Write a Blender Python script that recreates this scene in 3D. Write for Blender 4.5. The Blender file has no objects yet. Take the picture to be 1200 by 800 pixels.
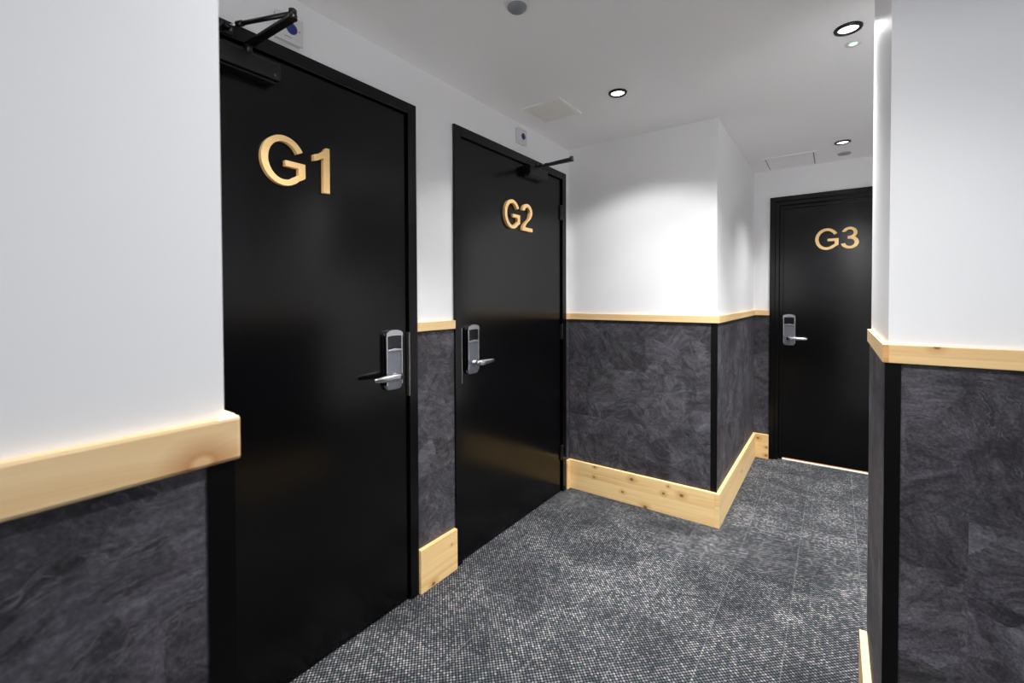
import bpy, bmesh, math
from mathutils import Vector, Matrix

C = bpy.context.scene.collection
SC = bpy.context.scene

# ------------------------------------------------------------------ measures (metres)
XL = -1.5194          # plane of the wall with doors G1 and G2
YM = 2.7818           # face of the projecting block
XM = -0.5553          # side of the projecting block
YB = 4.213            # wall with door G3
XN, YN = -0.4554, 0.1764    # end of the near-left wall
XR, YR, YRE = 0.0977, 1.3175, 1.9124   # the nib wall on the right
ZC = 2.3615           # ceiling
RT, RB = 1.2228, 1.1820     # timber rail
BT = 0.1986           # skirting top
TR = 0.0159           # rail projection
TN = 0.0105           # rail projection on near walls
TB = 0.0240           # skirting projection
XE, YE = 1.7, -1.7    # outer limits of the space

# ------------------------------------------------------------------ node helpers
class NT:
    def __init__(self, name):
        m = bpy.data.materials.new(name)
        m.use_nodes = True
        self.m = m
        self.t = m.node_tree
        self.t.nodes.clear()
        self.out = self.t.nodes.new('ShaderNodeOutputMaterial')
        self.b = self.t.nodes.new('ShaderNodeBsdfPrincipled')
        self.t.links.new(self.b.outputs[0], self.out.inputs[0])

    def n(self, kind, **kw):
        nd = self.t.nodes.new('ShaderNode' + kind)
        for k, v in kw.items():
            setattr(nd, k, v)
        return nd

    def l(self, a, b):
        self.t.links.new(a, b)

    def put(self, sock, v):
        if isinstance(v, bpy.types.NodeSocket):
            self.l(v, sock)
        else:
            sock.default_value = v

    def math(self, op, a, b=0.0, c=0.0, clamp=False):
        nd = self.n('Math', operation=op, use_clamp=clamp)
        self.put(nd.inputs[0], a)
        self.put(nd.inputs[1], b)
        self.put(nd.inputs[2], c)
        return nd.outputs[0]

    def vmath(self, op, a, b=(0, 0, 0)):
        nd = self.n('VectorMath', operation=op)
        self.put(nd.inputs[0], a)
        self.put(nd.inputs[1], b)
        return nd.outputs[0]

    def noise(self, vec, scale, detail=4, rough=.55, dist=0.0, color=False):
        nd = self.n('TexNoise')
        self.put(nd.inputs['Vector'], vec)
        nd.inputs['Scale'].default_value = scale
        nd.inputs['Detail'].default_value = detail
        nd.inputs['Roughness'].default_value = rough
        nd.inputs['Distortion'].default_value = dist
        return nd.outputs['Color' if color else 'Fac']

    def ramp(self, fac, stops, interp='LINEAR'):
        nd = self.n('ValToRGB')
        cr = nd.color_ramp
        cr.interpolation = interp
        while len(cr.elements) < len(stops):
            cr.elements.new(0.5)
        for e, (p, c) in zip(cr.elements, stops):
            e.position = p
            e.color = (c[0], c[1], c[2], 1)
        self.put(nd.inputs[0], fac)
        return nd.outputs[0]

    def mix(self, fac, a, b, blend='MIX'):
        nd = self.n('Mix', data_type='RGBA', blend_type=blend)
        self.put(nd.inputs[0], fac)
        self.put(nd.inputs[6], a if isinstance(a, bpy.types.NodeSocket) else (*a, 1))
        self.put(nd.inputs[7], b if isinstance(b, bpy.types.NodeSocket) else (*b, 1))
        return nd.outputs[2]

    def bump(self, height, strength, dist=.002):
        nd = self.n('Bump')
        nd.inputs['Strength'].default_value = strength
        nd.inputs['Distance'].default_value = dist
        self.put(nd.inputs['Height'], height)
        self.l(nd.outputs[0], self.b.inputs['Normal'])

    def base(self, col, rough=.5, metal=0.0, spec=.5):
        self.put(self.b.inputs['Base Color'], col if isinstance(col, bpy.types.NodeSocket) else (*col, 1))
        self.put(self.b.inputs['Roughness'], rough)
        self.b.inputs['Metallic'].default_value = metal
        self.b.inputs['Specular IOR Level'].default_value = spec

    def uv(self):
        return self.n('UVMap').outputs[0]

    def obj(self):
        return self.n('TexCoord').outputs['Object']

    def sep(self, v):
        nd = self.n('SeparateXYZ')
        self.put(nd.inputs[0], v)
        return nd.outputs

    def comb(self, x, y, z=0.0):
        nd = self.n('CombineXYZ')
        self.put(nd.inputs[0], x)
        self.put(nd.inputs[1], y)
        self.put(nd.inputs[2], z)
        return nd.outputs[0]


def mat_paint(name, col, rough=.5, spec=.5, bumpy=.05):
    k = NT(name)
    v = k.obj()
    f = k.noise(v, 2.2, 3)
    c = k.mix(f, [x * .97 for x in col], col)
    k.base(c, rough, spec=spec)
    if bumpy:
        k.bump(k.noise(v, 240, 3), bumpy, .001)
    return k.m


def mat_plain(name, col, rough=.5, metal=0.0, spec=.5):
    k = NT(name)
    v = k.obj()
    f = k.noise(v, 60, 3)
    k.base(k.mix(f, [x * .93 for x in col], col), rough, metal, spec)
    return k.m


def mat_emit(name, col, strength):
    k = NT(name)
    k.base((.8, .8, .8), .4)
    k.b.inputs['Emission Color'].default_value = (*col, 1)
    k.b.inputs['Emission Strength'].default_value = strength
    return k.m


def mat_wood(name, knots=(), light=(.86, .60, .285), dark=(.70, .415, .16), lam=.062, seed=0.0, rand_knots=True, core=(.16, .055, .018), halo_k=.75, halo_c=(.47, .20, .055)):
    """Pine: u runs along the board, v across it (metres)."""
    k = NT(name)
    uv = k.uv()
    s = k.sep(uv)
    u = k.math('ADD', s[0], seed)
    v = k.math('ADD', s[1], seed * .37)
    # glued lamellas, each with its own tone
    row = k.math('FLOOR', k.math('DIVIDE', v, lam))
    wn = k.n('TexWhiteNoise', noise_dimensions='1D')
    k.put(wn.inputs['W'], k.math('ADD', row, 3.3 + seed))
    tone = wn.outputs[0]
    # knot distance field bends the grain
    kd = None
    if rand_knots:
        vo = k.n('TexVoronoi', feature='F1', distance='EUCLIDEAN')
        k.put(vo.inputs['Vector'], k.comb(k.math('MULTIPLY', u, 3.4), k.math('MULTIPLY', v, 9.0), 1.7 + seed))
        vo.inputs['Scale'].default_value = 1.0
        kd = k.math('MULTIPLY', vo.outputs['Distance'], .16)
    for (ku, kv, ks) in knots:
        dx = k.math('DIVIDE', k.math('SUBTRACT', s[0], ku), ks * 1.35)
        dy = k.math('DIVIDE', k.math('SUBTRACT', s[1], kv), ks)
        d = k.math('MULTIPLY', k.math('SQRT', k.math('ADD', k.math('MULTIPLY', dx, dx), k.math('MULTIPLY', dy, dy))), .0085)
        kd = d if kd is None else k.math('MINIMUM', kd, d)
    if kd is None:
        bend = 0.0
    else:
        bend = k.math('MULTIPLY', k.math('POWER', 2.718, k.math('MULTIPLY', kd, -55.0)), .02)
    vv = k.math('ADD', v, bend)
    g = k.noise(k.comb(k.math('MULTIPLY', u, 1.6), k.math('MULTIPLY', vv, 46.0), k.math('ADD', k.math('MULTIPLY', row, 5.1), seed)), 1.0, 5, .6, .6)
    fine = k.noise(k.comb(k.math('MULTIPLY', u, 9.0), k.math('MULTIPLY', vv, 520.0), seed), 1.0, 2, .5)
    fac = k.math('ADD', k.math('MULTIPLY', g, .95), k.math('MULTIPLY', fine, .22))
    fac = k.math('ADD', fac, k.math('MULTIPLY', tone, .22))
    c = k.ramp(fac, [(.38, dark), (.62, [a * .62 + b * .38 for a, b in zip(light, dark)]), (.84, light)])
    if kd is not None:
        halo = k.ramp(kd, [(.0, (1, 1, 1)), (.010, (.55, .55, .55)), (.026, (0, 0, 0))])
        c = k.mix(k.math('MULTIPLY', k.sep(halo)[0], halo_k), c, halo_c)
        core_ = k.ramp(kd, [(.0, (1, 1, 1)), (.0045, (1, 1, 1)), (.0075, (0, 0, 0))])
        c = k.mix(k.math('MULTIPLY', k.sep(core_)[0], .85), c, core)
    k.base(c, .42, spec=.4)
    k.bump(g, .12, .001)
    return k.m


def mat_slate(name, seed=0.0):
    k = NT(name)
    uv = k.uv()
    br = k.n('TexBrick', offset=.5)
    k.put(br.inputs['Vector'], k.vmath('ADD', uv, (.17 + seed, .148, 0)))
    br.inputs['Color1'].default_value = (0, 0, 0, 1)
    br.inputs['Color2'].default_value = (1, 1, 1, 1)
    br.inputs['Scale'].default_value = 1.0
    br.inputs['Mortar Size'].default_value = 0.0
    br.inputs['Brick Width'].default_value = .80
    br.inputs['Row Height'].default_value = .335
    rnd = k.sep(br.outputs['Color'])[0]
    s = k.sep(uv)
    p = k.comb(k.math('ADD', s[0], k.math('MULTIPLY', rnd, 7.7)), s[1], k.math('ADD', k.math('MULTIPLY', rnd, 11.3), seed))
    warp = k.noise(p, 7.0, 4, .6, 0, True)
    p2 = k.vmath('ADD', p, k.vmath('MULTIPLY', k.vmath('SUBTRACT', warp, (.5, .5, .5)), (.085, .06, .06)))

    def strokes(scale, stretch, w):
        """trowel strokes: every plate of plaster was pulled in its own direction"""
        vo = k.n('TexVoronoi', feature='F1')
        k.put(vo.inputs['Vector'], k.vmath('ADD', p2, (w, w * .7, 0)))
        vo.inputs['Scale'].default_value = scale
        cc = k.sep(vo.outputs['Color'])
        ang = k.math('MULTIPLY', k.math('SUBTRACT', cc[0], .62), 2.4)
        q = k.sep(p2)
        ca, sa = k.math('COSINE', ang), k.math('SINE', ang)
        u = k.math('ADD', k.math('MULTIPLY', q[0], ca), k.math('MULTIPLY', q[1], sa))
        v = k.math('SUBTRACT', k.math('MULTIPLY', q[1], ca), k.math('MULTIPLY', q[0], sa))
        nz = k.noise(k.comb(k.math('MULTIPLY', u, stretch[0]), k.math('MULTIPLY', v, stretch[1]), k.math('MULTIPLY', cc[1], 9.0)), 1.0, 7, .68, .35)
        return nz, cc[2]
    st1, tone1 = strokes(5.5, (5.5, 20.0), 0.0)
    st2, tone2 = strokes(10.0, (12.0, 52.0), 3.1)
    big = k.noise(p2, 3.4, 4, .55)
    fine = k.noise(p, 170.0, 3, .7)
    f = k.math('ADD', k.math('MULTIPLY', st1, .40), k.math('MULTIPLY', st2, .46))
    f = k.math('ADD', f, k.math('MULTIPLY', big, .22))
    f = k.math('ADD', f, k.math('MULTIPLY', k.math('SUBTRACT', tone1, .5), .06))
    f = k.math('ADD', f, k.math('MULTIPLY', k.math('SUBTRACT', tone2, .5), .075))
    f = k.math('ADD', f, k.math('MULTIPLY', k.math('SUBTRACT', fine, .5), .34))
    f = k.math('ADD', f, k.math('MULTIPLY', k.math('SUBTRACT', rnd, .5), .04))
    c = k.ramp(f, [(.41, SL[0]), (.51, SL[1]), (.60, SL[2]), (.76, SL[3])])
    # sharp dark tears and pale ridges where a stroke broke off
    tear = k.sep(k.ramp(k.math('ABSOLUTE', k.math('SUBTRACT', st2, .44)), [(0.0, (1, 1, 1)), (.010, (.4, .4, .4)), (.024, (0, 0, 0))]))[0]
    mask = k.sep(k.ramp(k.noise(p2, 6.0, 3, .6), [(.50, (0, 0, 0)), (.60, (1, 1, 1))]))[0]
    side = k.sep(k.ramp(k.noise(p2, 9.0, 2), [(.47, (0, 0, 0)), (.53, (1, 1, 1))]))[0]
    tm = k.math('MULTIPLY', k.math('MULTIPLY', tear, mask), .85)
    c = k.mix(tm, c, k.mix(side, (.016, .014, .017), (.15, .145, .165)))
    tint = k.noise(p2, 4.6, 3, .5, 0, True)
    c = k.mix(.10, c, tint, 'OVERLAY')
    k.base(c, .58, spec=.3)
    h = k.math('ADD', k.math('MULTIPLY', st1, .8), k.math('MULTIPLY', st2, .8))
    h = k.math('ADD', h, k.math('MULTIPLY', fine, .25))
    k.bump(h, .45, .004)
    return k.m


SL = [(.020, .0185, .0215), (.044, .041, .048), (.078, .074, .086), (.165, .160, .182)]


def mat_carpet(name):
    k = NT(name)
    o = k.obj()
    s = k.sep(o)
    d = .0112
    a = k.math('DIVIDE', k.math('ADD', s[0], s[1]), d * 1.41421)
    b = k.math('DIVIDE', k.math('SUBTRACT', s[0], s[1]), d * 1.41421)
    ia, ib = k.math('FLOOR', a), k.math('FLOOR', b)
    fa = k.math('SUBTRACT', k.math('FRACT', a), .5)
    fb = k.math('SUBTRACT', k.math('FRACT', b), .5)
    # one rounded yarn loop in every cell
    r2 = k.math('ADD', k.math('MULTIPLY', fa, fa), k.math('MULTIPLY', fb, fb))
    loop = k.math('SUBTRACT', 1.0, k.math('MULTIPLY', r2, 4.2), clamp=True)
    wn = k.n('TexWhiteNoise', noise_dimensions='2D')
    k.put(wn.inputs['Vector'], k.comb(ia, ib))
    rnd = wn.outputs['Value']
    rc = wn.outputs['Color']
    big = k.noise(o, 3.2, 4, .55, .6)
    midn = k.noise(o, 14.0, 3, .6)
    # planks of carpet, 25 x 100 cm, each a little lighter or darker
    br = k.n('TexBrick', offset=.37)
    k.put(br.inputs['Vector'], k.comb(k.math('ADD', s[1], .06), k.math('ADD', s[0], .147 + .25)))
    br.inputs['Color1'].default_value = (0, 0, 0, 1)
    br.inputs['Color2'].default_value = (1, 1, 1, 1)
    br.inputs['Mortar'].default_value = (.5, .5, .5, 1)
    br.inputs['Scale'].default_value = 1.0
    br.inputs['Mortar Size'].default_value = .0022
    br.inputs['Mortar Smooth'].default_value = .4
    br.inputs['Brick Width'].default_value = 1.0
    br.inputs['Row Height'].default_value = .25
    tile = k.sep(br.outputs['Color'])[0]
    seam = br.outputs['Fac']
    f = k.math('ADD', k.math('MULTIPLY', big, .70), k.math('MULTIPLY', midn, .25))
    f = k.math('ADD', f, k.math('MULTIPLY', tile, .07))
    f = k.math('ADD', f, k.math('MULTIPLY', k.math('SUBTRACT', rnd, .5), .34))
    yarn = k.ramp(f, [(.22, CP[0]), (.45, CP[1]), (.62, CP[2]), (.86, CP[3])])
    yarn = k.mix(.10, yarn, rc, 'OVERLAY')
    gap = k.math('POWER', loop, .75)
    c = k.mix(gap, CP[4], yarn)
    c = k.mix(k.math('MULTIPLY', k.math('MULTIPLY', seam, k.noise(o, 5.0, 2)), .22), c, CP[3])
    k.base(c, .95, spec=.1)
    k.bump(loop, .6, .004)
    return k.m


CP = [(.038, .040, .044), (.084, .087, .093), (.165, .169, .175), (.42, .42, .42), (.008, .009, .011)]

M = {}
M['wall'] = mat_paint('white_wall_paint', (.90, .90, .91), .42)
M['ceil'] = mat_paint('ceiling_paint', (.96, .96, .96), .7, .3)
M['slate'] = mat_slate('slate_panel')
M['black'] = mat_paint('black_satin_paint', (.0009, .0009, .0012), .19, .33, .008)
M['trimblack'] = mat_paint('black_trim_paint', (.0012, .0012, .0015), .42, .25, 0)
M['blackmetal'] = mat_plain('black_metal', (.003, .003, .0035), .28, 0, .5)
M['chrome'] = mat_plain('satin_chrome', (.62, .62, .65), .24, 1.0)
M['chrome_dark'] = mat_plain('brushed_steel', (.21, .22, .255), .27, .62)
M['strike'] = mat_plain('strike_steel', (.55, .54, .52), .35, 1.0)
M['glassblack'] = mat_plain('black_reader_window', (.008, .008, .010), .12)
M['white'] = mat_plain('white_plastic', (.74, .74, .74), .4)
M['cream'] = mat_plain('cream_panel', (.94, .92, .87), .5)
M['grey'] = mat_plain('grey_plastic', (.36, .36, .37), .4)
M['lens'] = mat_plain('grey_lens', (.22, .23, .25), .2)
M['darkgap'] = mat_plain('dark_gap', (.10, .10, .095), .8)
M['blue'] = mat_plain('blue_plastic', (.010, .022, .20), .35)
M['steel'] = mat_plain('threshold_metal', (.88, .86, .82), .4)
M['oak'] = mat_wood('threshold_timber', light=(.62, .27, .10), dark=(.45, .17, .05), rand_knots=False)
M['wood'] = mat_wood('pine_board', light=(.88, .63, .31), dark=(.67, .39, .14))
M['wood_rail'] = mat_wood('pine_rail', light=(.86, .60, .30), dark=(.70, .42, .17), seed=2.3, lam=.05, rand_knots=False,
                          knots=[(.177, 1.222, .006)])
M['wood_near'] = mat_wood('pine_rail_knotty', light=(.95, .72, .42), dark=(.80, .52, .25), seed=5.1, lam=.09, rand_knots=False,
                          knots=[(.1545, 1.1875, .0085)], core=(.88, .58, .30), halo_k=1.0, halo_c=(.46, .14, .022))
M['wood_mid'] = mat_wood('pine_board_knotty', light=(.89, .64, .31), dark=(.68, .39, .13), seed=.9, rand_knots=False,
                         knots=[(-1.311, .186, .007), (-1.316, .118, .007), (-1.053, .164, .012), (-1.114, .068, .008),
                                (-.822, .175, .006), (-.85, .124, .009), (-.742, .139, .012), (-.964, .009, .013)])
M['wood_door_gap'] = mat_wood('pine_board_short', light=(.87, .62, .30), dark=(.66, .39, .14), seed=3.7, rand_knots=False,
                              knots=[(1.44, .012, .011), (1.563, .139, .004)])
M['wood_back'] = mat_wood('pine_board_back', light=(.85, .60, .29), dark=(.70, .42, .17), seed=1.4, rand_knots=False,
                          knots=[(-.515, .162, .010), (-.455, .028, .010), (-.452, .095, .008)])
M['endgrain'] = mat_wood('pine_end_grain', light=(.74, .42, .16), dark=(.52, .22, .06), seed=7.7, lam=.013, rand_knots=False)
M['letter'] = mat_wood('bamboo_letter', light=(.84, .57, .26), dark=(.72, .44, .17), seed=4.4, lam=.4, rand_knots=False)
M['carpet'] = mat_carpet('carpet_tiles')
M['lamp'] = mat_emit('lamp_diffuser', (1, .995, .985), 7)
M['green'] = mat_emit('green_lamp', (.42, 1.0, .58), 1.6)


# ------------------------------------------------------------------ mesh helpers
class MB:
    def __init__(self):
        self.bm = bmesh.new()
        self.uvl = self.bm.loops.layers.uv.new('UVMap')
        self.mats = []

    def mi(self, m):
        if m not in self.mats:
            self.mats.append(m)
        return self.mats.index(m)

    def box(self, x0, x1, y0, y1, z0, z1, m=None):
        if x0 > x1: x0, x1 = x1, x0
        if y0 > y1: y0, y1 = y1, y0
        if z0 > z1: z0, z1 = z1, z0
        V = [self.bm.verts.new(p) for p in
             [(x0, y0, z0), (x1, y0, z0), (x1, y1, z0), (x0, y1, z0), (x0, y0, z1), (x1, y0, z1), (x1, y1, z1), (x0, y1, z1)]]
        fs = []
        for q in [(0, 3, 2, 1), (4, 5, 6, 7), (0, 1, 5, 4), (1, 2, 6, 5), (2, 3, 7, 6), (3, 0, 4, 7)]:
            f = self.bm.faces.new([V[i] for i in q])
            f.material_index = self.mi(m)
            fs.append(f)
        return fs

    def prism(self, pts, h, mw, m=None, smooth=False):
        """pts: 2-D outline, extruded h along local z, then placed by the matrix mw."""
        lo = [self.bm.verts.new(mw @ Vector((x, y, 0))) for x, y in pts]
        hi = [self.bm.verts.new(mw @ Vector((x, y, h))) for x, y in pts]
        n = len(pts)
        k = self.mi(m)
        f = self.bm.faces.new(hi); f.material_index = k
        f = self.bm.faces.new(lo[::-1]); f.material_index = k
        for i in range(n):
            j = (i + 1) % n
            f = self.bm.faces.new([lo[i], lo[j], hi[j], hi[i]])
            f.material_index = k
            f.smooth = smooth

    def lathe(self, prof, mw, m=None, seg=40, smooth=True):
        """prof: (r, z) pairs revolved about local z."""
        rings = []
        for r, z in prof:
            if r < 1e-6:
                rings.append([self.bm.verts.new(mw @ Vector((0, 0, z)))])
            else:
                rings.append([self.bm.verts.new(mw @ Vector((r * math.cos(2 * math.pi * i / seg), r * math.sin(2 * math.pi * i / seg), z))) for i in range(seg)])
        k = self.mi(m)
        for a, b in zip(rings, rings[1:]):
            for i in range(seg):
                j = (i + 1) % seg
                if len(a) == 1 and len(b) == 1:
                    continue
                if len(a) == 1:
                    f = self.bm.faces.new([a[0], b[j], b[i]])
                elif len(b) == 1:
                    f = self.bm.faces.new([a[i], a[j], b[0]])
                else:
                    f = self.bm.faces.new([a[i], a[j], b[j], b[i]])
                f.material_index = k
                f.smooth = smooth

    def rod(self, p0, p1, r0, r1=None, m=None, seg=20):
        p0, p1 = Vector(p0), Vector(p1)
        r1 = r0 if r1 is None else r1
        d = p1 - p0
        mw = Matrix.Translation(p0) @ d.to_track_quat('Z', 'Y').to_matrix().to_4x4()
        L = d.length
        self.lathe([(0, 0), (r0, 0), (r1, L), (0, L)], mw, m, seg)

    def bar(self, p0, p1, w, t, m=None):
        """flat bar between two points: w measured level, t upright."""
        p0, p1 = Vector(p0), Vector(p1)
        d = (p1 - p0).normalized()
        side = d.cross(Vector((0, 0, 1))).normalized()
        up = side.cross(d).normalized()
        V = []
        for p in (p0, p1):
            for a, b in ((-1, -1), (1, -1), (1, 1), (-1, 1)):
                V.append(self.bm.verts.new(p + side * (a * w / 2) + up * (b * t / 2)))
        for q in [(3, 2, 1, 0), (4, 5, 6, 7), (0, 1, 5, 4), (1, 2, 6, 5), (2, 3, 7, 6), (3, 0, 4, 7)]:
            f = self.bm.faces.new([V[i] for i in q])
            f.material_index = self.mi(m)

    def sweep(self, path, secs, m=None):
        """path points with (width, height) oval sections; joined into one smooth tube."""
        P = [Vector(p) for p in path]
        rings = []
        seg = 20
        for i, p in enumerate(P):
            d = (P[min(i + 1, len(P) - 1)] - P[max(i - 1, 0)]).normalized()
            side = d.cross(Vector((0, 0, 1)))
            side = side.normalized()
            up = side.cross(d).normalized()
            a, b = secs[i]
            ring = []
            for s in range(seg):
                t = 2 * math.pi * s / seg
                ct, st = math.cos(t), math.sin(t)
                ex = .75
                ring.append(self.bm.verts.new(p + side * (a * math.copysign(abs(ct) ** ex, ct)) + up * (b * math.copysign(abs(st) ** ex, st))))
            rings.append(ring)
        k = self.mi(m)
        for a, b in zip(rings, rings[1:]):
            for i in range(seg):
                j = (i + 1) % seg
                f = self.bm.faces.new([a[i], a[j], b[j], b[i]])
                f.smooth = True
                f.material_index = k
        for rg in (rings[0][::-1], rings[-1]):
            f = self.bm.faces.new(rg)
            f.material_index = k

    def build(self, name, parent=None, bevel=0.0, along=None, default=None, seg=2):
        bm = self.bm
        bmesh.ops.recalc_face_normals(bm, faces=bm.faces)
        for f in bm.faces:
            n = f.normal
            ax = max(range(3), key=lambda i: abs(n[i]))
            for lp in f.loops:
                x, y, z = lp.vert.co
                if ax == 0:
                    uv = (y, z)
                elif ax == 1:
                    uv = (x, z)
                else:
                    uv = (x, y) if along == 'X' else (y, x)
                if along == 'Z':
                    uv = (uv[1], uv[0])
                lp[self.uvl].uv = uv
        me = bpy.data.meshes.new(name)
        bm.to_mesh(me)
        bm.free()
        for m in self.mats:
            me.materials.append(m if m is not None else default)
        o = bpy.data.objects.new(name, me)
        C.objects.link(o)
        if parent is not None:
            o.parent = parent
            o.matrix_parent_inverse = Matrix.Translation(parent.location).inverted() if parent.rotation_euler[2] == 0 else (
                Matrix.Translation(parent.location) @ parent.rotation_euler.to_matrix().to_4x4()).inverted()
        if bevel:
            b = o.modifiers.new('edge', 'BEVEL')
            b.width = bevel
            b.segments = seg
            b.limit_method = 'ANGLE'
            b.angle_limit = math.radians(35)
            b.harden_normals = False
        return o


def thing(name, label, cat, loc, group=None, kind=None):
    o = bpy.data.objects.new(name, None)
    o.location = loc
    o.empty_display_size = .05
    C.objects.link(o)
    return tag(o, label, cat, group, kind)


def tag(o, label, cat, group=None, kind=None):
    o['label'] = label
    o['category'] = cat
    if group: o['group'] = group
    if kind: o['kind'] = kind
    return o


def struct(o, label, cat):
    return tag(o, label, cat, kind='structure')


def boxes(name, bl, m, parent=None, bevel=0.0, along=None):
    k = MB()
    for b in bl:
        k.box(*b, m)
    return k.build(name, parent, bevel, along)


def xf(origin, ex, ey, ez):
    return Matrix((( ex[0], ey[0], ez[0], origin[0]), (ex[1], ey[1], ez[1], origin[1]), (ex[2], ey[2], ez[2], origin[2]), (0, 0, 0, 1)))


# ------------------------------------------------------------------ doors' openings
G1 = dict(y0=.2498, y1=1.3638, top=2.1785)
G2 = dict(y0=1.6079, y1=2.7218, top=2.1805)
G3 = dict(x0=-.4376, x1=.6164, top=2.1385)
FW = .047             # frame face width
W = .12               # wall thickness

# ------------------------------------------------------------------ room shell
floor = boxes('floor', [(XL - .4, XE + W, YE - W, YB + .6, -.08, 0)], M['carpet'])
struct(floor, 'grey woven loop carpet tiles covering the corridor floor', 'floor')
ceil = boxes('ceiling', [(XL - .4, XE + W, YE - W, YB + .6, ZC, ZC + .1)], M['ceil'])
struct(ceil, 'flat white plasterboard ceiling with recessed downlights', 'ceiling')

k = MB()
wl = M['wall']
sl_ = M['slate']
k.box(XL - W, XL, YN, G1['y0'], 0, ZC, wl)
k.box(XL - W, XL, G1['y0'], G1['y1'], G1['top'], ZC, wl)
k.box(XL - W, XL, G1['y1'], G2['y0'], 0, ZC, wl)
k.box(XL - W, XL, G2['y0'], G2['y1'], G2['top'], ZC, wl)
k.box(XL - W, XL, G2['y1'], YM, 0, ZC, wl)
wall_left = struct(k.build('wall_left'), 'white wall holding the doors G1 and G2', 'wall')
wall_near = struct(boxes('wall_near', [(XL - W, XN, YE, YN, 0, ZC)], wl), 'blurred white wall end nearest the camera on the left', 'wall')
wall_front = struct(boxes('wall_front', [(XL - W, XM, YM, YB, 0, ZC)], wl), 'white wall block projecting into the corridor beside door G2', 'wall')
k = MB()
k.box(XL - W, G3['x0'], YB, YB + W, 0, ZC, wl)
k.box(G3['x0'], G3['x1'], YB, YB + W, G3['top'], ZC, wl)
k.box(G3['x1'], XE, YB, YB + W, 0, ZC, wl)
wall_back = struct(k.build('wall_back'), 'white end wall around door G3', 'wall')
wall_right = struct(boxes('wall_right', [(XR, XE, YR, YRE, 0, ZC)], wl), 'white wall nib at the right edge of the photo', 'wall')
struct(boxes('wall_east', [(XE, XE + W, YRE, YB + W, 0, ZC)], wl), 'white wall closing the corridor beyond the right nib', 'wall')

# added breast-high partitions, out of view: they darken door reflections, sky light passes above
PH = RB
struct(boxes('wall_added_side', [(XE, XE + W, YE - W, YRE, 0, PH)], sl_), 'added dark slate clad partition, out of view on the right', 'wall')
struct(boxes('wall_added_rear', [(XN, XE, YE - W, YE, 0, PH)], sl_), 'added dark slate clad partition, unseen behind the camera', 'wall')

# wainscot panels and their black corner strips: thin claddings of the walls
T = .004
ZP0, ZP1 = BT - .01, RB + .01
sl = M['slate']
tb = M['trimblack']
boxes('wainscot_panel', [(XL, XL + T, G1['y1'], G2['y0'], ZP0, ZP1)], sl, wall_left)
boxes('wainscot_panel', [(XL, XL + T, G2['y1'], YM - .006, ZP0, ZP1)], sl, wall_left)
boxes('edge_strip', [(XL, XL + .005, YM - .006, YM, ZP0, ZP1)], tb, wall_left)
boxes('wainscot_panel', [(XL + .006, XM - .029, YM - T, YM, ZP0, ZP1)], sl, wall_front)
boxes('wainscot_panel', [(XM, XM + T, YM + .006, YB - .004, ZP0, ZP1)], sl, wall_front)
k = MB()
k.box(XM - .029, XM + .006, YM - .006, YM, ZP0, ZP1, tb)
k.box(XM, XM + .006, YM, YM + .006, ZP0, ZP1, tb)
k.build('corner_strip', wall_front)
boxes('wainscot_panel', [(XM + T, G3['x0'], YB - T, YB, ZP0, ZP1)], sl, wall_back)
boxes('wainscot_panel', [(XN, XN + T, YE, YN - .016, ZP0, ZP1)], sl, wall_near)
boxes('wainscot_panel', [(XL + T, XN - .006, YN, YN + T, ZP0, ZP1)], sl, wall_near)
k = MB()
k.box(XN, XN + .006, YN - .016, YN + .006, ZP0, ZP1, tb)
k.box(XN - .006, XN, YN, YN + .006, ZP0, ZP1, tb)
k.build('corner_strip', wall_near)
boxes('wainscot_panel', [(XR + .022, XE, YR - T, YR, ZP0, ZP1)], sl, wall_right)
boxes('wainscot_panel', [(XR - T, XR, YR + .004, YRE, ZP0, ZP1)], sl, wall_right)
k = MB()
k.box(XR - .006, XR + .022, YR - .006, YR, ZP0, ZP1, tb)
k.box(XR - .006, XR, YR, YR + .004, ZP0, ZP1, tb)
k.build('corner_strip', wall_right)

# timber rails
BV = .0012
wr = M['wood_rail']


def rail(n, bl, lab, m=wr, along='X', bevel=BV, extra=None):
    k = MB()
    for b in bl:
        k.box(*b, m)
    o = k.build('trim_%d' % n, None, bevel, along)
    return struct(o, lab, 'rail')


rail(1, [(XL, XL + TR, G1['y1'] + .001, G2['y0'] - .001, RB, RT)], 'short pine rail between doors G1 and G2', along='Y')
rail(2, [(XL, XM, YM - TR, YM, RB, RT)], 'pine rail across the front of the projecting wall block')
# the return's end grain shows beside the front board
k = MB()
k.box(XM, XM + TR, YM - TR, YB - TR, RB, RT, wr)
struct(k.build('trim_3', None, BV, 'Y'), 'pine rail running back along the side of the projecting block to door G3', 'rail')
rail(4, [(XM, G3['x0'] - .001, YB - TR, YB, RB, RT)], 'tiny pine rail left of door G3')
rail(5, [(XN, XN + TN, YE, YN + TN, RB, RT)], 'blurred knotty pine rail nearest the camera at left', m=M['wood_near'], along='Y', bevel=.0035)
rail(6, [(XL + TR, XN, YN, YN + TN, RB, RT)], 'end return of the nearest pine rail at left', m=M['wood_near'], bevel=.0022)
rail(7, [(XR, XE, YR - TN, YR, RB, RT)], 'pine rail on the front of the right wall nib')
k = MB()
fs = k.box(XR - TN, XR, YR - TN, YRE, RB, RT, wr)
fs[2].material_index = k.mi(M['endgrain'])
struct(k.build('trim_8', None, BV, 'Y'), 'pine rail along the side of the right wall nib, end grain showing', 'rail')
rail(9, [(XL, XL + TR, G2['y1'] + .001, YM - TR, RB, RT)], 'sliver of pine rail in the corner right of door G2', along='Y')

# skirting boards
wd = M['wood']


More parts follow.
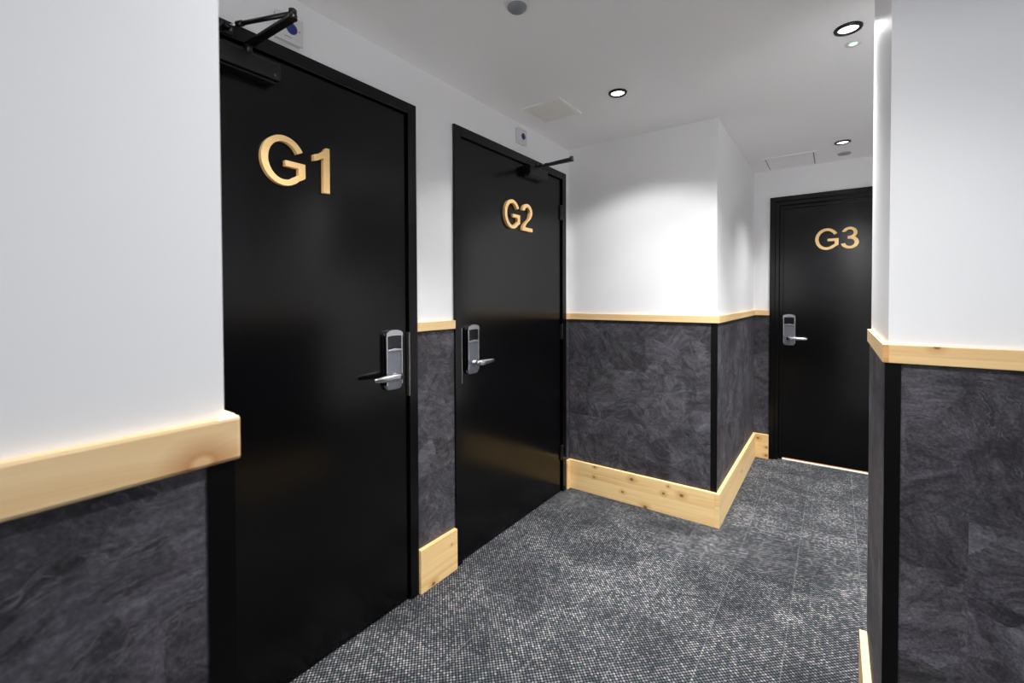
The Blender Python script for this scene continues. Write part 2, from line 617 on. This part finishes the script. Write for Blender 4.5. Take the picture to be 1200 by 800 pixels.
def skirt(nm, b, lab, m=wd, along='X'):
    k = MB()
    k.box(*b, m)
    return struct(k.build(nm, None, .0018, along), lab, 'baseboard')


skirt('baseboard_left', (XL, XL + TB, G1['y1'] + .001, G2['y0'] - .004, 0, BT), 'tall short pine skirting between doors G1 and G2', M['wood_door_gap'], 'Y')
skirt('baseboard_corner', (XL, XL + TB - .002, G2['y1'] + .001, YM - TB, 0, BT), 'sliver of pine skirting in the corner right of door G2', wd, 'Y')
skirt('baseboard_front', (XL, XM, YM - TB, YM, 0, BT), 'knotty pine skirting across the front of the projecting block', M['wood_mid'])
skirt('baseboard_side', (XM, XM + TB, YM - TB, YB - TB, 0, BT), 'pine skirting receding along the side of the projecting block', wd, 'Y')
skirt('baseboard_back', (XM, G3['x0'] - .001, YB - TB, YB, 0, BT), 'small pine skirting left of door G3', M['wood_back'])
skirt('baseboard_near', (XN, XN + TB, YE, YN, 0, BT), 'pine skirting of the nearest wall at left', wd, 'Y')
skirt('baseboard_return', (XL + TB, XN + TB, YN, YN + TB, 0, BT), 'pine skirting on the end of the nearest wall at left', wd)
skirt('baseboard_nib', (XR, XE, YR - TB, YR, 0, BT), 'pine skirting on the front of the right nib', wd)
skirt('baseboard_right', (XR - TB, XR, YR - TB, YRE, 0, BT), 'pine skirting on the side of the right wall nib at bottom edge', wd, 'Y')


# ------------------------------------------------------------------ door furniture
def arc2(cx, cy, rx, ry, a0, a1, n):
    return [(cx + rx * math.cos(math.radians(a0 + (a1 - a0) * i / n)), cy + ry * math.sin(math.radians(a0 + (a1 - a0) * i / n))) for i in range(n + 1)]


def rounded_plate(w, h, rt, rb, dome, n=10):
    """outline of an upright plate: gently domed top, rounded bottom."""
    pts = []
    pts += [(-w / 2 + rb - rb * math.cos(t), rb - rb * math.sin(t)) for t in [math.pi / 2 * i / n for i in range(n + 1)]]
    bot = pts
    right = [(-x, y) for x, y in bot[::-1]]
    top = [(w / 2 * math.cos(math.radians(a)), h - dome + dome * math.sin(math.radians(a))) for a in [180 * i / (2 * n) for i in range(2 * n + 1)]]
    return bot + right + top


def lock(door, org, ex, ez, sgn):
    """Keycard lock: org = foot of the plate on the leaf, ex = across, ez = out of the leaf, sgn = side the lever points to."""
    org, ex, ez = Vector(org), Vector(ex), Vector(ez)
    ey = Vector((0, 0, 1))
    if ex.cross(ey).dot(ez) < 0:
        fx = -ex
    else:
        fx = ex
    mw = xf(org, fx, ey, ez)
    w, h, dp = .086, .252, .020
    k = MB()
    k.prism(rounded_plate(w, h, .02, .022, .016), dp, mw, M['chrome_dark'])
    body = k.build('electronic_lock', door, .006, seg=3)
    body['label'] = 'satin chrome keycard lock body'
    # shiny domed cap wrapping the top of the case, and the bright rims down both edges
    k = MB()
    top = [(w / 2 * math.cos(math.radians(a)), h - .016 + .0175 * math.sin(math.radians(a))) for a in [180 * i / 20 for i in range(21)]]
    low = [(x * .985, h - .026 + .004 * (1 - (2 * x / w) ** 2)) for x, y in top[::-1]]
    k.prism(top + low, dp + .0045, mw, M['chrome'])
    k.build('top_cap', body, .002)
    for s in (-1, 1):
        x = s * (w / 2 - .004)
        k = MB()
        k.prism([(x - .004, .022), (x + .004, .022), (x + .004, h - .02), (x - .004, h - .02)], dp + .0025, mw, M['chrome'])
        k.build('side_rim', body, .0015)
    k = MB()
    win = [(-w / 2 + .0085, h - .080), (w / 2 - .0085, h - .080), (w / 2 - .0085, h - .024), (-w / 2 + .0085, h - .024)]
    k.prism(win, dp + .0018, mw, M['glassblack'])
    k.build('card_reader', body, .0008)
    k = MB()
    lip = [(-w / 2 + .008, h - .087), (w / 2 - .008, h - .087), (w / 2 - .009, h - .080), (0, h - .0755), (-w / 2 + .009, h - .080)]
    k.prism(lip, dp + .005, mw, M['chrome'])
    k.build('slot_lip', body, .0012)
    # lever
    ax = org + ey * .060
    z0 = ez * dp
    k = MB()
    k.lathe([(0, 0), (.0165, 0), (.0165, .006), (.013, .009), (.0105, .030), (0, .030)], xf(ax + z0, fx, ey, ez), M['chrome'])
    o = ax + z0 + ez * .034
    e = ex * sgn
    path = [ax + z0 + ez * .022 - e * .002, o - e * .006, o + e * .012 + ez * .003, o + e * .044 + ez * .004, o + e * .086 + ez * .003, o + e * .118, o + e * .127 - ez * .003]
    secs = [(.0090, .0100), (.0125, .0135), (.0130, .0150), (.0105, .0140), (.0085, .0120), (.0075, .0098), (.0045, .0065)]
    k.sweep(path, secs, M['chrome'])
    lv = k.build('lever_handle', body)
    return body


def hinge(door, x, y, z, axis='X'):
    k = MB()
    mw = xf((x, y, z), (1, 0, 0), (0, 1, 0), (0, 0, 1))
    prof = [(0, 0)]
    n = 5
    L = .10
    for i in range(n):
        a, b = L * i / n, L * (i + 1) / n
        prof += [(.0062, a + .0006), (.0068, a + .0012), (.0068, b - .0012), (.0062, b - .0006)]
    prof += [(.004, L + .003), (0, L + .004)]
    k.lathe(prof, mw, M['blackmetal'], 16)
    k.box(x - .006, x + .001, y - .022, y + .018, z + .001, z + L - .001, M['blackmetal'])
    return k.build('hinge', door)


LF = XL - .0012       # leaf face of G1, G2
FX = XL + .0126       # frame face


def side_door(n, g, hinge_first, lab, first):
    d = thing('door_%d' % n, lab, 'door', (XL, (g['y0'] + g['y1']) / 2, 0), kind='structure')
    y0, y1, zt = g['y0'], g['y1'], g['top']
    bk = M['black']
    k = MB()
    # outer frame (three lengths) with a rebated stop behind
    k.box(XL - W, FX, y0, y0 + FW, 0, zt, bk)
    k.box(XL - W, FX, y1 - FW, y1, 0, zt, bk)
    k.box(XL - W, FX, y0 + FW, y1 - FW, zt - FW, zt, bk)
    k.box(XL - W, LF - .047, y0 + FW, y0 + FW + .014, 0, zt - FW, bk)
    k.box(XL - W, LF - .047, y1 - FW - .014, y1 - FW, 0, zt - FW, bk)
    k.box(XL - W, LF - .047, y0 + FW, y1 - FW, zt - FW - .014, zt - FW, bk)
    k.build('door_frame', d, .0015)
    g_ = .0035
    k = MB()
    k.box(LF - .044, LF, y0 + FW + g_, y1 - FW - g_, .006, zt - FW - g_, bk)
    k.build('door_leaf', d, .0012)
    # hinges and the striker on the opposite jamb
    hy = (y0 + FW + .001) if hinge_first else (y1 - FW - .001)
    for z in (.22, 1.05, 1.860):
        hinge(d, LF + .0075, hy, z)
    sy = (y1 - FW) if hinge_first else (y0 + FW)
    s = -1 if hinge_first else 1
    k = MB()
    k.box(LF - .006, FX - .0012, sy, sy + s * .0018, .905, 1.183, M['strike'])
    k.box(FX - .0025, FX + .0006, sy - s * .0016, sy + s * .0018, .905, 1.183, M['strike'])
    sp = k.build('strike_plate', d)
    sp['label'] = 'thin steel strike plate on the jamb'
    return d


d1 = side_door(1, G1, True, 'black satin door with pale wooden G1, nearest on the left wall', True)
d2 = side_door(2, G2, False, 'black satin door with pale wooden G2, second on the left wall', False)
lock(d1, (LF, 1.229, .945), (0, 1, 0), (1, 0, 0), -1)
lock(d2, (LF, 1.736, .942), (0, 1, 0), (1, 0, 0), 1)

# door G3 opens inward: its leaf is set back in a stepped frame
d3 = thing('door_3', 'black satin door with pale wooden G3 at the far end', 'door', (.09, YB, 0), kind='structure')
bk = M['black']
YF = YB - .0126
YL = YB + .062
x0, x1, zt = G3['x0'], G3['x1'], G3['top']
k = MB()
for (a, b, c, e) in ((0, .037, YF, YB + W), (.037, .064, YF + .018, YB + W), (.064, .090, YL - .016, YL)):
    k.box(x0 + a, x0 + b, c, e, 0, zt - a, bk)
    k.box(x1 - b, x1 - a, c, e, 0, zt - a, bk)
    k.box(x0 + b, x1 - b, c, e, zt - b, zt - a, bk)
k.build('door_frame', d3, .0012)
k = MB()
k.box(x0 + .067, x1 - .067, YL, YL + .044, .012, zt - .067, bk)
k.build('door_leaf', d3, .0012)
lock(d3, (-.304, YL, .938), (1, 0, 0), (0, -1, 0), 1)
th = boxes('threshold', [(x0 + .090, x1 - .090, YL - .020, YL + .004, 0, .007)], M['steel'], d3, .001, 'X')
th['label'] = 'pale metal threshold strip'
tw = boxes('timber_sill', [(x0 + .090, x1 - .090, YL - .0035, YL + .03, 0, .0118)], M['oak'], d3, 0, 'X')
tw['label'] = 'orange brown timber sill behind the threshold strip'


# ------------------------------------------------------------------ door closers
def closer(org, d, lab, dz, elbow):
    """org = (y of pinion); d = +1 if the hinge lies at smaller y."""
    y = org
    t = thing('door_closer', lab, 'door closer', (LF, y, 2.03), 'overhead door closers')
    ya, yb = y - d * .108, y + d * .094
    k = MB()
    k.box(LF, LF + .052, min(ya, yb), max(ya, yb), 2.037 + dz, 2.092 + dz, M['blackmetal'])
    k.box(LF, LF + .040, min(ya, yb) + .006, max(ya, yb) - .006, 2.030 + dz, 2.037 + dz, M['blackmetal'])
    k.build('closer_body', t, .005, seg=3)
    for yy in (min(ya, yb) + .018, max(ya, yb) - .018):
        k = MB()
        k.lathe([(0, .0), (.0045, 0), (.0045, .002), (.0025, .003), (0, .003)], xf((LF + .052, yy, 2.050 + dz), (0, 1, 0), (0, 0, 1), (1, 0, 0)), M['chrome_dark'], 12)
        k.build('adjusting_screw', t)
    px = LF + .050
    piv = Vector((px - .004, y, 2.092 + dz))
    k = MB()
    k.rod(piv, piv + Vector((0, 0, .030 - dz * .6)), .011, .010, M['blackmetal'])
    k.build('pinion', t)
    el = Vector(elbow)
    k = MB()
    a = piv + Vector((0, 0, .024 - dz * .6))
    k.bar(a - Vector((.012, 0, 0)), el, .024, .010, M['blackmetal'])
    k.lathe([(0, -.006), (.0125, -.006), (.0125, .006), (0, .006)], xf(el, (1, 0, 0), (0, 1, 0), (0, 0, 1)), M['blackmetal'], 20)
    k.build('main_arm', t, .0012)
    sh = Vector((FX + .014, y - .055 * d, 2.152))
    k = MB()
    e2 = el + Vector((0, 0, .012))
    dv = (sh - e2).normalized()
    L = (sh - e2).length
    k.lathe([(0, -.006), (.011, -.006), (.011, .010), (0, .010)], xf(e2, (1, 0, 0), (0, 1, 0), (0, 0, 1)), M['blackmetal'], 20)
    k.rod(e2, e2 + dv * (L - .045), .0065, .0065, M['blackmetal'])
    k.rod(e2 + dv * (L - .062), e2 + dv * (L - .040), .0085, .0085, M['blackmetal'])
    fa = k.build('forearm', t)
    k = MB()
    k.rod(e2 + dv * (L - .042), sh, .0042, .0042, M['chrome'])
    tr = k.build('threaded_rod', fa)
    tr['label'] = 'bright steel threaded rod end'
    k = MB()
    k.box(FX, FX + .005, sh.y - .022, sh.y + .022, 2.136, 2.168, M['blackmetal'])
    k.box(FX + .005, FX + .024, sh.y - .008, sh.y + .008, 2.146, 2.158, M['blackmetal'])
    k.lathe([(0, -.004), (.008, -.004), (.008, .010), (0, .010)], xf(sh, (1, 0, 0), (0, 1, 0), (0, 0, 1)), M['blackmetal'], 16)
    for yy in (-.015, .015):
        k.lathe([(0, 0), (.004, 0), (.003, .002), (0, .002)], xf((FX + .005, sh.y + yy, 2.152), (0, 1, 0), (0, 0, 1), (1, 0, 0)), M['chrome_dark'], 12)
    k.build('frame_shoe', t, .0008)
    return t


closer(.655, 1, 'black door closer with folded arm at top left of door G1', 0.0, (-1.262, .680, 2.133))
closer(2.312, -1, 'black door closer with jutting arm at top right of door G2', .030, (-1.243, 2.310, 2.126))

# ------------------------------------------------------------------ wooden door numbers
GL = {}
g = arc2(.46, .5, .46, .510, 30, 314, 48)
g += [(.85, .170), (.915, .215), (.915, .515), (.485, .515), (.485, .395), (.765, .395), (.765, .262), (.72, .225)]
g += arc2(.46, .5, .322, .390, 309, 30, 40)
GL['G'] = g
GL['1'] = [(.225, 0), (.375, 0), (.375, 1.0), (.285, 1.0), (.245, .94), (.19, .885), (.10, .83), (0, .79), (0, .655), (.08, .682), (.16, .72), (.225, .765)]
t2 = arc2(.275, .715, .262, .29, 176, -30, 26)
t2 += [(.455, .50), (.40, .435), (.33, .37), (.26, .305), (.215, .25), (.178, .195), (.16, .135), (.545, .135), (.545, 0), (0, 0), (.005, .06), (.03, .14), (.08, .225), (.15, .305), (.23, .375), (.305, .44), (.355, .50)]
t2 += arc2(.275, .712, .135, .168, -35, 168, 20)
GL['2'] = t2
t3 = arc2(.26, .735, .232, .268, 168, -38, 24)
t3 += [(.41, .545)]
t3 += arc2(.268, .288, .272, .292, 52, -170, 28)
t3 += arc2(.268, .285, .142, .170, 188, 452, 26)[0:]
t3 += [(.20, .455), (.20, .575), (.25, .578)]
t3 += arc2(.26, .735, .122, .152, -88, 160, 20)
GL['3'] = t3


def number(txt, org, ex, ez, cap, xs, lab):
    t = thing('door_number', lab, 'door number', org, 'wooden door numbers')
    ex, ez = Vector(ex), Vector(ez)
    ey = Vector((0, 0, 1))
    for ch, x in zip(txt, xs):
        k = MB()
        mw = xf(Vector(org) + ex * x, ex, ey, ez)
        sx = 1.24 if ch in '23' else 1.0
        k.prism([(a * cap * sx, b * cap) for a, b in GL[ch]], .017, mw, M['letter'])
        o = k.build('letter' if ch == 'G' else 'numeral', t, .0006)
    return t


CAP = .163
number('G1', (LF, .7005, 1.714), (0, 1, 0), (1, 0, 0), CAP, (0, .181), 'pale wooden letter G and numeral 1, largest characters, on the nearest black door')
number('G2', (LF, 2.013, 1.731), (0, 1, 0), (1, 0, 0), CAP, (0, .172), 'pale wooden letter G and numeral 2 on the middle black door')
number('G3', (-.133, YL, 1.699), (1, 0, 0), (0, -1, 0), CAP, (0, .164), 'pale wooden letter G and numeral 3 on the far black door')


# ------------------------------------------------------------------ white boxes with a blue button above the doors
def call_box(y, z, w, h, br, lab):
    t = thing('call_point', lab, 'wall box', (XL, y, z), 'white boxes with a blue disc above the doors')
    D = .022
    k = MB()
    k.box(XL, XL + D - .006, y - w / 2 + .002, y + w / 2 - .002, z - h / 2 + .002, z + h / 2 - .002, M['white'])
    k.build('back_box', t, .002)
    k = MB()
    k.box(XL + D - .006, XL + D, y - w / 2, y + w / 2, z - h / 2, z + h / 2, M['white'])
    fp = k.build('face_plate', t, .002)
    k = MB()
    k.lathe([(0, 0), (br, 0), (br, .0025), (br - .002, .004), (0, .0055)], xf((XL + D, y + .006, z + .002), (0, 1, 0), (0, 0, 1), (1, 0, 0)), M['blue'], 32)
    b = k.build('blue_disc', t)
    b['label'] = 'round dark blue disc'
    for s in (-1, 1):
        k = MB()
        k.lathe([(0, 0), (.003, 0), (.0025, .0012), (0, .0012)], xf((XL + D, y + .006 + s * (br + .009), z + .002 + s * .001), (0, 1, 0), (0, 0, 1), (1, 0, 0)), M['grey'], 12)
        k.build('screw', fp)
    k = MB()
    k.box(XL + D, XL + D + .0006, y - .006, y + .022, z + h * .36, z + h * .36 + .0025, M['grey'])
    k.build('printed_mark', fp)
    k = MB()
    k.box(XL + D, XL + D + .0006, y - .020, y + .006, z - h * .34, z - h * .34 + .0025, M['grey'])
    k.build('printed_mark', fp)
    return t


call_box(2.183, 2.280, .092, .090, .0185, 'small white box with blue disc on the wall above door G2')
call_box(.797, 2.241, .092, .090, .0185, 'white box with blue disc half hidden behind the closer arm above door G1')


# ------------------------------------------------------------------ ceiling fittings
def downlight(x, y, lab):
    t = thing('downlight', lab, 'downlight', (x, y, ZC), 'black rimmed ceiling downlights')
    mw = xf((x, y, ZC), (1, 0, 0), (0, 1, 0), (0, 0, 1))
    k = MB()
    k.lathe([(.0315, -.0005), (.0345, -.0085), (.0355, -.0095), (.0445, -.0070), (.0460, -.0035), (.0460, 0), (.0315, -.0005)], mw, M['blackmetal'], 48)
    k.build('rim', t)
    k = MB()
    k.lathe([(0, -.0022), (.0318, -.0022), (.0318, -.0005), (0, -.0005)], mw, M['lamp'], 40)
    k.build('diffuser', t)
    return t


LAMPS = [(-.895, 2.150), (.032, 2.164), (.031, 3.717), (.032, .610), (-.895, .600), (1.0, 3.2), (1.0, -.9)]  # the last two are added out of view as fill light
downlight(*LAMPS[0], 'black rimmed downlight in the ceiling in front of the projecting wall block')
downlight(*LAMPS[1], 'largest black rimmed downlight, next to a small green lamp')
downlight(*LAMPS[2], 'farthest black rimmed downlight, in the ceiling before door G3')
downlight(*LAMPS[3], 'black rimmed downlight in the ceiling just ahead of the camera')
downlight(*LAMPS[4], 'black rimmed downlight in the ceiling in front of door G1')
downlight(*LAMPS[5], 'added black rimmed fill downlight, unseen in the side passage behind the right wall nib')

t = thing('emergency_light', 'tiny round ceiling lamp glowing green beside the largest downlight', 'indicator light', (.051, 2.306, ZC))
mw = xf((.051, 2.306, ZC), (1, 0, 0), (0, 1, 0), (0, 0, 1))
k = MB()
k.lathe([(.014, -.001), (.018, -.004), (.026, -.004), (.029, 0)], mw, M['white'], 32)
k.build('bezel', t)
k = MB()
k.lathe([(0, -.0045), (.009, -.004), (.0145, -.001)], mw, M['green'], 24)
k.build('green_lens', t)

t = thing('occupancy_sensor', 'round white sensor with grey domed lens, cut by the top edge', 'sensor', (-.908, 1.288, ZC))
mw = xf((-.908, 1.290, ZC), (1, 0, 0), (0, 1, 0), (0, 0, 1))
k = MB()
k.lathe([(0, 0), (.046, 0), (.046, -.006), (.041, -.014), (.034, -.016), (0, -.016)], mw, M['white'], 40)
k.build('sensor_base', t)
k = MB()
k.lathe([(.034, -.015), (.033, -.021), (.026, -.028), (.014, -.032), (0, -.033)], mw, M['lens'], 40)
k.build('lens', t)

t = thing('ceiling_speaker', 'flat round grey fitting on the ceiling behind the farthest downlight', 'ceiling fitting', (.043, 4.018, ZC))
mw = xf((.043, 4.018, ZC), (1, 0, 0), (0, 1, 0), (0, 0, 1))
k = MB()
k.lathe([(0, 0), (.040, 0), (.040, -.004), (.036, -.008), (0, -.008)], mw, M['grey'], 40)
k.build('cover_disc', t)
k = MB()
k.lathe([(0, -.008), (.022, -.008), (.020, -.010), (0, -.010)], mw, M['grey'], 32)
k.build('centre_cap', t)


def hatch(x0, x1, y0, y1, lab, m, gap):
    t = thing('access_panel', lab, 'access panel', ((x0 + x1) / 2, (y0 + y1) / 2, ZC))
    fw = .016
    k = MB()
    z0, z1 = ZC - .006, ZC
    k.box(x0, x1, y0, y0 + fw, z0, z1, M['ceil'])
    k.box(x0, x1, y1 - fw, y1, z0, z1, M['ceil'])
    k.box(x0, x0 + fw, y0 + fw, y1 - fw, z0, z1, M['ceil'])
    k.box(x1 - fw, x1, y0 + fw, y1 - fw, z0, z1, M['ceil'])
    k.build('frame', t, .0008)
    k = MB()
    k.box(x0 + fw, x1 - fw, y0 + fw, y1 - fw, ZC - .0008, ZC, M['darkgap'])
    k.build('shadow_gap', t)
    k = MB()
    k.box(x0 + fw + gap, x1 - fw - gap, y0 + fw + gap * .5, y1 - fw - gap * .5, ZC - .0052, ZC - .0008, m)
    k.build('panel', t)
    return t


hatch(-1.402, -1.155, 2.016, 2.262, 'square cream access panel in the ceiling above door G2', M['cream'], .0025)
hatch(-.452, -.116, 3.820, 4.196, 'white rectangular access panel in the ceiling above door G3', M['ceil'], .006)

# ------------------------------------------------------------------ light
# every downlight throws a wide spill, a main beam and a narrow core: (cone in degrees, edge softness)
BEAM = {'spill': (132, .35), 'main': (110, 1.0), 'core': (60, 1.0)}
POWER = [dict(spill=27.4, main=45, core=134), dict(spill=42, main=262), dict(main=84, core=215), dict(spill=9.4, main=90, core=149),
         dict(spill=10, main=218), dict(main=146), dict(main=22)]  # side passage and rear beams are added fill, the rear one without a fitting
for (x, y), pw in zip(LAMPS, POWER):
    for nm, e in pw.items():
        li = bpy.data.lights.new('downlight_' + nm, 'SPOT')
        li.energy = e
        li.color = (1.0, 1.0, 1.0)
        li.spot_size = math.radians(BEAM[nm][0])
        li.spot_blend = BEAM[nm][1]
        li.shadow_soft_size = .022
        o = bpy.data.objects.new('downlight_' + nm, li)
        o.location = (x, y, ZC - .010)
        C.objects.link(o)
w = bpy.data.worlds.new('world')
w.use_nodes = True
w.node_tree.nodes['Background'].inputs[0].default_value = (.93, .97, 1.05, 1)
w.node_tree.nodes['Background'].inputs[1].default_value = .92
SC.world = w

# ------------------------------------------------------------------ camera
f, yaw, pitch, roll, cy, h = 523.78, 35.897, -.98, -.198, 358.2, 1.33
y_, p_, r_ = map(math.radians, (yaw, pitch, roll))
fw = Vector((-math.sin(y_) * math.cos(p_), math.cos(y_) * math.cos(p_), math.sin(p_)))
r0 = Vector((math.cos(y_), math.sin(y_), 0))
u0 = r0.cross(fw)
R = r0 * math.cos(r_) + u0 * math.sin(r_)
U = -r0 * math.sin(r_) + u0 * math.cos(r_)
cam = bpy.data.cameras.new('camera')
cam.sensor_width = 36
cam.lens = f / 1200 * 36
cam.shift_y = -(400 - cy) / 1200
cam.clip_start = .02
cam.dof.use_dof = True
cam.dof.focus_distance = 2.3
cam.dof.aperture_fstop = 7.0
co = bpy.data.objects.new('camera', cam)
co.matrix_world = xf((0, 0, h), R, U, -fw)
C.objects.link(co)
SC.camera = co

SC.view_settings.view_transform = 'Standard'
SC.view_settings.look = 'None'
SC.view_settings.gamma = 1
SC.view_settings.use_curve_mapping = False
SC.view_settings.exposure = 0.0
SC.cycles.use_denoising = True
SC.cycles.max_bounces = 14
SC.cycles.diffuse_bounces = 10
SC.cycles.sample_clamp_indirect = 8
